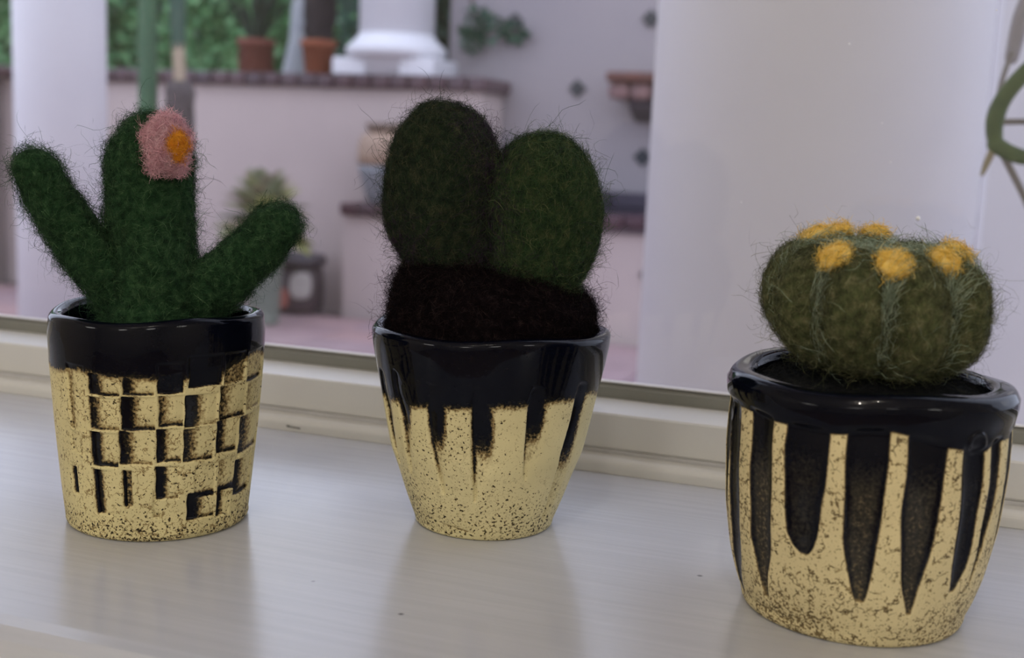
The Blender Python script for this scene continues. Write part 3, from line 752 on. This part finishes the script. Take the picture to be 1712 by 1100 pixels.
# ---- centre pot: flutes cut down from the glaze
FL_C = [[(56.7,-.93,-.87),(51.8,-.94,-.77),(46.3,-.93,-.74),(40.6,-.91,-.76),(32.4,-.9,-.79),(23.6,-.92,-.86),(20.7,-.94,-.92)],[(54.9,-.55,-.38),(49.4,-.55,-.36),(41.4,-.56,-.37),(34.8,-.55,-.38),(26.6,-.51,-.41),(16.,-.48,-.45)],[(54.8,-.12,-.01),(50.9,-.14,.03),(39.7,-.14,.06),(29.,-.13,.08),(21.1,-.12,-.04),(14.8,-.11,-.08)],[(54.9,.37,.45),(50.,.34,.51),(41.1,.35,.52),(32.9,.36,.5),(26.2,.38,.45),(22.7,.41,.43)],[(54.7,.85,.96),(50.4,.84,1.01),(42.3,.84,.98),(30.7,.8,.99),(20.2,.82,1.),(7.7,.84,.96),(4.8,.9,.96)]]
for t in (-2.9, -2.45, -2.0, -1.62, -1.28, 1.35, 1.8, 2.25, 2.7):
    FL_C.append([(55, t + .03, t + .14), (49, t, t + .2), (34, t + .01, t + .18), (22, t + .05, t + .12)])

def flute(T, Zm, rows, soft_r, soft_l=.02):
    zs = np.array([r[0] for r in rows][::-1]); tl = np.array([r[1] for r in rows][::-1]); tr = np.array([r[2] for r in rows][::-1])
    L_ = np.interp(Zm, zs, tl); R_ = np.interp(Zm, zs, tr)
    vert = sstep(zs[0] - .6, zs[0] + 1.2, Zm) * (1 - sstep(zs[-1] - 1.2, zs[-1] + .6, Zm))
    ins = sstep(-soft_l, soft_l, T - L_) * (1 - sstep(-soft_r, soft_r, T - R_)) * vert
    a = np.clip((T - L_) / (R_ - L_ + 1e-6), 0, 1); b = (Zm - zs[0]) / (zs[-1] - zs[0])
    return ins, a, b

def mask_centre(T, Z):
    Zm = Z * 1000; g = np.zeros_like(T); dep = np.zeros_like(T)
    for i, rows in enumerate(FL_C):
        ins, a, b = flute(T, Zm, rows, .065)
        edge = np.exp(-(a / .22) ** 2)
        if i == 4: edge = np.maximum(edge, np.exp(-((1 - a) / .3) ** 2) * .4)
        fade = sstep(.15, .70, b)
        g = np.maximum(g, ins * np.maximum(fade, np.maximum(edge * .95, .30) * sstep(-.05, .30, b)))
        dep = np.maximum(dep, ins * (.0005 + .0011 * np.exp(-(a / .5) ** 2)))
    band_z = np.interp(T, [-3.2, -1.16, -.75, -.53, -.35, -.14, .06, .3, .54, .8, 1.19, 3.2], [47, 46.4, 46.9, 47.8, 48, 49.1, 48.7, 49.9, 49.8, 51, 50.8, 48])
    band = sstep(-5.0, 2.2, Zm - band_z + .8 * snoise(T, Z, 16, 5))
    g = np.maximum(g, band); dep = dep * (1 - .45 * band)
    low = 1 - sstep(4, 26, Zm)
    sm_z = np.interp(T, [-.8, -.73, -.39, -.16, .0], [6.5, 5.5, 4.2, 3.1, 2.6])
    smear = np.exp(-((Zm - sm_z) / .55) ** 2) * sstep(-.8, -.5, T) * (1 - sstep(-.25, -.05, T))
    g = np.maximum(g, smear * .55); dep = dep + smear * .0003
    sp = .28 + .5 * low + .25 * snoise(T, Z, 5, 9)
    return np.clip(g, 0, 1), dep, np.clip(sp, 0, 1)

# ---- right pot: broad drips and deep flutes
FL_R = [[(60.2,-1.27,-1.06),(46.3,-1.23,-1.),(29.2,-1.2,-1.),(15.4,-1.25,-1.05),(2.8,-1.28,-1.19)],[(61.9,-.9,-.66),(50.,-.86,-.63),(33.6,-.84,-.62),(25.,-.85,-.63),(19.9,-.81,-.64),(7.7,-.73,-.69)],[(59.6,-.53,-.21),(53.3,-.53,-.21),(45.4,-.51,-.21),(37.2,-.51,-.24),(30.6,-.49,-.26),(27.4,-.44,-.28),(24.9,-.36,-.32)],[(60.3,-.11,.17),(51.8,-.1,.17),(40.,-.1,.16),(32.,-.08,.15),(25.4,-.05,.14),(18.6,-.01,.12),(13.9,.04,.1)],[(59.6,.28,.57),(52.7,.28,.56),(41.,.29,.54),(33.,.3,.54),(28.9,.31,.53),(19.6,.36,.49),(10.6,.43,.46)],[(60.,.68,.89),(52.2,.69,.89),(40.3,.7,.89),(32.1,.71,.89),(23.6,.73,.88),(16.8,.76,.8)],[(59.,.96,1.09),(51.1,.96,1.09),(38.9,.98,1.1),(30.8,.97,1.05),(18.,.98,1.)]]
for t in (-3.05, -2.65, -2.25, -1.85, -1.5, 1.25, 1.6, 2.0, 2.4, 2.8):
    FL_R.append([(60, t, t + .27), (45, t, t + .26), (25, t + .05, t + .2), (12, t + .1, t + .14)])

def mask_right(T, Z):
    Zm = Z * 1000; g = np.zeros_like(T); dep = np.zeros_like(T)
    Tn = T + .012 * snoise(T, Z, 12, 21)
    lows = {1: .68, 2: .80, 3: .70, 4: .70, 0: .74, 5: .85}
    for i, rows in enumerate(FL_R):
        rows = [(rows[0][0] + 3.5,) + rows[0][1:]] + rows[1:]
        ins, a, b = flute(Tn, Zm, rows, .018, .018)
        lo = lows.get(i, .8)
        edge = np.maximum(np.exp(-(a / .14) ** 2), np.exp(-((1 - a) / .16) ** 2))
        val = lo + (1 - lo) * np.maximum(sstep(.55, .95, b), edge * .9)
        val = val - .05 * (1 - sstep(0, .25, b)) * (i != 2)
        g = np.maximum(g, ins * val)
        dep = np.maximum(dep, ins * .0014 * (np.sin(pi * np.clip(a, .03, .97)) ** .5) * (.35 + .65 * sstep(0, .3, b)))
    band_z = np.interp(T, [-3.2, -1.29, -.94, -.62, -.48, -.21, .02, .19, .38, .57, .88, 1., 3.2], [59, 60.5, 60.6, 59.6, 59.6, 59.5, 60.3, 60.5, 58.9, 57.4, 55.6, 57.4, 59])
    band = sstep(-.7, .9, Zm - band_z + .25 * snoise(T, Z, 14, 25))
    g = np.maximum(g, band)
    thick = sstep(-.6, 2.4, Zm - band_z)
    dep = dep * (1 - thick) - .0004 * thick
    # bubble ring in the glaze
    rr_ = np.hypot((T - .79) * 38, Zm - 58.4)
    dep = dep - .0005 * np.exp(-((rr_ - 2.6) / .55) ** 2)
    low = 1 - sstep(3, 22, Zm)
    sp = .42 + .5 * low + .25 * snoise(T, Z, 6, 14)
    return np.clip(g, 0, 1), dep, np.clip(sp, 0, 1)

M_potL = pot_mat('basket_pot_glaze', (.78, .685, .36), .45, .85)
M_potC = pot_mat('flute_pot_glaze', (.80, .705, .385), .12, .85)
M_potR = pot_mat('drip_pot_glaze', (.78, .665, .37), .75, .60, (.052, .046, .033), .42)

W_green = wool('green_wool', [(.004, .010, .005), (.009, .029, .012), (.019, .058, .022), (.040, .098, .038), (.11, .19, .09)])
W_pink = wool('pink_wool', [(.50, .23, .27), (.68, .39, .44), (.82, .58, .62)])
W_orange = wool('orange_wool', [(.50, .15, .015), (.68, .27, .02), (.72, .36, .04)])
W_dark = wool('brown_black_wool', [(.003, .002, .0025), (.0045, .003, .0035), (.009, .006, .007), (.045, .030, .028)], sheen=0, spec=.03)
W_dark2 = wool('blue_black_wool', [(.006, .006, .008), (.012, .013, .014), (.03, .03, .026)], sheen=0, spec=.03)
W_moss = wool('dark_moss_wool', [(.008, .008, .010), (.013, .018, .012), (.017, .036, .016), (.042, .050, .025), (.10, .088, .05)], 330)
W_mossR = wool('moss_wool', [(.009, .016, .010), (.018, .038, .016), (.030, .066, .023), (.060, .078, .030), (.13, .14, .065)], 330)
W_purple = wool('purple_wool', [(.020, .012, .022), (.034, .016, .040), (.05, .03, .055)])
W_olive = wool('olive_wool', [(.022, .024, .012), (.050, .050, .024), (.080, .098, .038), (.15, .14, .07), (.25, .27, .15)], 330)
W_palegreen = wool('pale_green_wool', [(.20, .26, .18), (.30, .37, .27), (.42, .47, .36)])
W_yellow = wool('yellow_wool', [(.66, .40, .05), (.82, .56, .12), (.88, .70, .30)])
mm = .001

def ring_rows(prof, n=72, cx=0, cy=0, fn=None):
    th = np.linspace(0, 2 * pi, n, endpoint=False)
    return np.array([[(cx + r * cos(t) * (fn(t, z) if fn else 1), cy + r * sin(t) * (fn(t, z) if fn else 1), z) for t in th] for r, z in prof])

# ---------- A: basket-weave pot, green cactus with a pink flower
A = empty('potted_felt_cactus', (-.2417, .3318, 0), rad(36.07), 'green felt cactus with two arms and pink flower in pot of pressed rectangles', 'felt cactus')
me = pot_mesh('pot_a', [.0021, .0127, .0335, .054, .0645, .0690], [.0299, .0311, .0331, .0346, .0350, .0346], .0295, .0023, .056, mask_left)
link('pot', me, M_potL, A, True)
Ps = wobble(ring_rows([(.0285, .0562), (.0285, .0615), (.022, .0645), (.010, .066), (.001, .0665)], 48), .001, 120, 4)
s = body('soil', Ps, W_dark2, A); wool_fibres('wool_fibres', Ps, 2500, (.004, .009), .001, .00010, W_dark2, s, 31)
Pst = sweep_pts([(-.0005, 0, .070), (-.0015, 0, .088), (-.0022, 0, .106), (-.0026, 0, .1200), (-.0026, 0, .1225)], [.0165, .0140, .0134, .0130, .0120], 40, 8)
Pst = wobble(Pst, .0022, 70, 1); Pst = wobble(Pst, .0006, 420, 6)
st = body('stem', Pst, W_green, A)
wool_fibres('wool_fibres', Pst, 17000, (.004, .009), .0007, .00010, W_green, st, 32, stray=.16)
Pa = wobble(sweep_pts([(-.009, 0, .0735), (-.0200, 0, .0870), (-.0285, 0, .1000), (-.0355, 0, .1120), (-.0375, 0, .1150)], [.0095, .0088, .0080, .0072, .0066], 28, 7), .0014, 110, 2)
a1 = body('arm', wobble(Pa, .0005, 420, 3), W_green, A); wool_fibres('wool_fibres', Pa, 9000, (.004, .009), .0006, .00010, W_green, a1, 33, stray=.2)
Pb = wobble(sweep_pts([(.006, -.002, .0725), (.0180, -.003, .0795), (.0285, -.003, .0885), (.0365, -.003, .0975), (.0380, -.003, .0990)], [.0100, .0094, .0088, .0080, .0076], 28, 7), .0012, 110, 5)
a2 = body('arm', wobble(Pb, .0005, 420, 7), W_green, A); wool_fibres('wool_fibres', Pb, 9000, (.004, .009), .0006, .00010, W_green, a2, 34, stray=.12)
# flower: five-lobed felt blossom on the front right of the stem
def blossom(center, rx, rz, dep, yaw, lobes=5, n=60):
    rows = []
    for b in np.linspace(-pi / 2 + .06, pi / 2 - .06, 17):
        row = []
        for t in np.linspace(0, 2 * pi, n, endpoint=False):
            k = 1 + .11 * cos(lobes * (t - pi / 2)) * cos(b)
            x_, z_, y_ = rx * cos(b) * cos(t) * k, rz * cos(b) * sin(t) * k, -dep * sin(b)
            xx = x_ * cos(yaw) - y_ * sin(yaw); yy = x_ * sin(yaw) + y_ * cos(yaw)
            row.append((center[0] + xx, center[1] + yy, center[2] + z_))
        rows.append(row)
    return np.array(rows)
Pf = wobble(blossom((.0030, -.0148, .1252), .0067, .0086, .0042, .30), .0008, 200, 3)
fl = body('flower', Pf, W_pink, A); fl['label'] = 'pink felt blossom'
wool_fibres('wool_fibres', Pf, 5200, (.003, .0065), .0006, .000095, W_pink, fl, 35, stray=.07)
Pc = wobble(blossom((.0060, -.0186, .1250), .0029, .0044, .0018, .30, 4, 32), .0004, 300, 4)
fc = body('flower_center', Pc, W_orange, fl)
wool_fibres('wool_fibres', Pc, 900, (.002, .004), .0004, .000095, W_orange, fl, 36, stray=.03)

# ---------- B: fluted pot, two-lobed moss cactus
B = empty('potted_felt_cactus', (-.1405, .3777, 0), rad(20.4), 'dark mossy two lobed felt cactus in tapered fluted pot in the middle of the sill', 'felt cactus')
me = pot_mesh('pot_b', [.0016, .0039, .0104, .019, .0275, .036, .0444, .0486, .057, .0653, .0672], [.0240, .0249, .0274, .0303, .0335, .0353, .0369, .0377, .0393, .0407, .0407], .0355, .0020, .056, mask_centre)
link('pot', me, M_potC, B, True)
def mound_tilt(P):
    Q = P.copy(); up = sstep(.068, .086, Q[..., 2]); Q[..., 2] += up * (-.10 * Q[..., 0]); return Q
Pm = ring_rows([(.0350, .0562), (.0350, .066), (.0345, .0735), (.0330, .0790), (.0300, .0835), (.024, .0865), (.014, .0875), (.001, .0878)], 72)
Pm = wobble(wobble(mound_tilt(Pm), .0028, 80, 8), .0008, 400, 9)
s = body('soil', Pm, W_dark, B)
wool_fibres('loose_fibres', Pm, 2200, (.005, .011), .0008, .00006, W_dark, s, 77, curl=.95, stray=1.0, region=lambda c: (c[..., 2] > .07) * 1.0)
wool_fibres('wool_fibres', Pm, 17000, (.004, .011), .0010, .00010, W_dark, s, 41, curl=.95, stray=.25, region=lambda c: (c[..., 2] > .066) * 1.0)
def egg(c, rx, ry, prof, n=56, lean=0):
    rows = []
    for z, k in prof:
        rows.append([(c[0] + lean * (z - c[2]) + rx * k * cos(t), c[1] + ry * k * sin(t), z) for t in np.linspace(0, 2 * pi, n, endpoint=False)])
    return np.array(rows)
def eggprof(z0, zc, z1, pw=1.0, m=26, lowk=.35):
    out = []
    for t in np.linspace(-1, 1, m):
        a = sin(t * pi / 2)
        if a >= 0: k = math.sqrt(max(0, 1 - a ** 2.2)); z = zc + (z1 - zc) * a
        else: k = lowk + (1 - lowk) * math.sqrt(max(0, 1 - abs(a) ** 1.9)); z = zc + (zc - z0) * a
        out.append((z, max(k, .015)))
    return out
Pl = wobble(egg((-.0185, .001, .115), .0183, .0165, eggprof(.080, .1155, .1414, lowk=.45)), .0016, 60, 4)
Pl[..., 0] += .006 * sstep(.104, .082, Pl[..., 2])
l1 = body('lobe', wobble(Pl, .0005, 420, 2), W_moss, B)
wool_fibres('wool_fibres', Pl, 18000, (.005, .012), .0007, .00010, W_moss, l1, 42, stray=.14, tang=np.array([0, 0, 1.0]))
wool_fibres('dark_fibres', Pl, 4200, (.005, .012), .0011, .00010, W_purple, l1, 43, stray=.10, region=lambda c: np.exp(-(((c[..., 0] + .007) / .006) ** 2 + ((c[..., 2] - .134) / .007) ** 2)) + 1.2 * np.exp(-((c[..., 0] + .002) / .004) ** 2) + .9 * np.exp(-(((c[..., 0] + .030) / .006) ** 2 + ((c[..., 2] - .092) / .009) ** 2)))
Pr = wobble(egg((.0160, -.003, .108), .0180, .0165, eggprof(.076, .1080, .1328, lowk=.55)), .0014, 60, 5)
Pr[..., 0] -= .004 * sstep(.096, .078, Pr[..., 2])
l2 = body('lobe', wobble(Pr, .0005, 420, 3), W_mossR, B)
wool_fibres('wool_fibres', Pr, 18000, (.005, .012), .0007, .00010, W_mossR, l2, 44, stray=.14, tang=np.array([0, 0, 1.0]))
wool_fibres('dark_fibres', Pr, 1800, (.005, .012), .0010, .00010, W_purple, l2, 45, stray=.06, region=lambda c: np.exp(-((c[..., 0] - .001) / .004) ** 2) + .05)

# ---------- C: drip pot, squat ribbed cactus with yellow buds
K = empty('potted_felt_cactus', (-.0149, .351, 0), rad(2.43), 'squat ribbed olive felt cactus with yellow dots in black dripped pot at right', 'felt cactus')
me = pot_mesh('pot_c', [.0036, .0077, .0154, .0287, .0385, .0464, .0563, .0605, .0640, .0670], [.0317, .0335, .0358, .0382, .0389, .0394, .0392, .0388, .0399, .0398], .0320, .0030, .060, mask_right)
link('pot', me, M_potR, K, True)
Ps = wobble(ring_rows([(.0318, .0602), (.0318, .0655), (.026, .0680), (.012, .0690), (.001, .0692)], 56), .0012, 110, 14)
s = body('soil', Ps, W_dark2, K); wool_fibres('wool_fibres', Ps, 4500, (.004, .010), .001, .00010, W_dark2, s, 51, curl=.8)
G0 = rad(7)
def squash(nt=144, nr=40):
    rows = []
    for b in np.linspace(-pi / 2 + .05, pi / 2 - .05, nr):
        row = []
        for t in np.linspace(0, 2 * pi, nt, endpoint=False):
            tf = t + pi / 2 - G0          # angle from the camera side, grooves every 40 degrees
            gr = abs(sin(4.5 * tf)) ** .85
            kk = 1 - .23 * (1 - gr) * cos(b) ** .6
            cb = math.copysign(abs(cos(b)) ** .56, cos(b)); sb = math.copysign(abs(sin(b)) ** .95, sin(b))
            r = .0315 * cb * kk
            z = .0166 * sb * (1 - .05 * (1 - gr))
            if b < 0: z *= 1.14
            if b > 0: z -= .0035 * math.exp(-(r / .010) ** 2)
            row.append((r * cos(t), r * sin(t), z))
        rows.append(row)
    P = np.array(rows)
    a = rad(-2.0); x, z = P[..., 0].copy(), P[..., 2].copy()     # leans a little to the right and towards the room
    P[..., 0] = x * cos(a) - z * sin(a) * -1; P[..., 2] = z * cos(a) + x * sin(a)
    e = rad(3); y, z = P[..., 1].copy(), P[..., 2].copy()
    P[..., 1] = y * cos(e) - z * sin(e); P[..., 2] = z * cos(e) + y * sin(e)
    return P + np.array([0, 0, .0902])
Pq = wobble(squash(), .0009, 90, 3)
sq = body('ribbed_body', wobble(Pq, .0004, 420, 4), W_olive, K)
wool_fibres('wool_fibres', Pq, 24000, (.003, .007), .0006, .000095, W_olive, sq, 52, stray=.12, tang=np.array([0, 0, 1.0]))
nt = Pq.shape[1]
tt_ = np.linspace(0, 2 * pi, nt, endpoint=False) + pi / 2 - G0
grv = np.exp(-(np.sin(4.5 * tt_) / .13) ** 2)
rows_b = np.linspace(-pi / 2 + .05, pi / 2 - .05, Pq.shape[0])
bias = (grv[None, :] * (np.cos(rows_b[:-1]) ** 1.0)[:, None] * (rows_b[:-1] > -.9)[:, None] + .002)
wool_fibres('pale_fibres', Pq, 3200, (.005, .011), .0034, .00009, W_palegreen, sq, 53, stray=.02, bias=bias, tang=np.array([0, 0, 1.0]), curl=.35)
wool_fibres('pale_fibres', Pq, 1500, (.005, .012), .0012, .000095, W_palegreen, sq, 54, stray=.08, region=lambda c: np.exp(-((np.hypot(c[..., 0], c[..., 1] + .003)) / .013) ** 4) * (c[..., 2] > .1))
# yellow buds, each a small felt pad on the shoulder between two ribs
BUDS = [(-10.7, 100.7, 4.7, 0), (3.7, 100.5, 4.9, 0), (15.4, 101.6, 4.1, 0), (-17.2, 107.0, 4.3, 0), (20.7, 107.2, 4.2, 0), (-12.0, 109.4, 4.0, 1), (-1.6, 110.0, 4.0, 1)]
ctr = Pq.reshape(-1, 3); cm = np.array([0, 0, .0902])
for bx, bz, br, back in BUDS:
    app = ctr[:, 2] + ctr[:, 1] * (.13 - ctr[:, 2]) / .35
    cost = (ctr[:, 0] - bx * mm) ** 2 + (app - bz * mm) ** 2
    cost = cost + np.where((ctr[:, 1] > .003) == bool(back), 0, 1)
    p = ctr[cost.argmin()]; nv = (p - cm) * np.array([1, 1, 2.2]); nv /= np.linalg.norm(nv)
    nv = Vector(nv); u = nv.orthogonal().normalized(); w_ = nv.cross(u)
    rows = []
    for b in np.linspace(-pi / 2 + .1, pi / 2 - .1, 11):
        rows.append([tuple(Vector(p) + (u * cos(t) + w_ * sin(t)) * br * mm * cos(b) * .95 + nv * (.0021 * sin(b) + .0017)) for t in np.linspace(0, 2 * pi, 24, endpoint=False)])
    Pd = wobble(np.array(rows), .0004, 350, int(bx) + 30)
    d = body('bud', Pd, W_yellow, K); d['label'] = 'yellow felt dot'
    wool_fibres('wool_fibres', Pd, 700, (.002, .005), .0003, .000095, W_yellow, d, 60 + int(bx), stray=.05)

# loose wisps standing off each felt body
def halo(P, n, mat, parent, seed, region=None):
    wool_fibres('loose_fibres', P, n, (.005, .011), .0006, .00006, mat, parent, seed, curl=.8, stray=1.0, region=region)
halo(Pst, 2200, W_green, st, 71); halo(Pa, 1500, W_green, a1, 72); halo(Pb, 900, W_green, a2, 73)
halo(Pl, 2200, W_moss, l1, 74); halo(Pr, 2000, W_mossR, l2, 75); halo(Pq, 2600, W_olive, sq, 76)
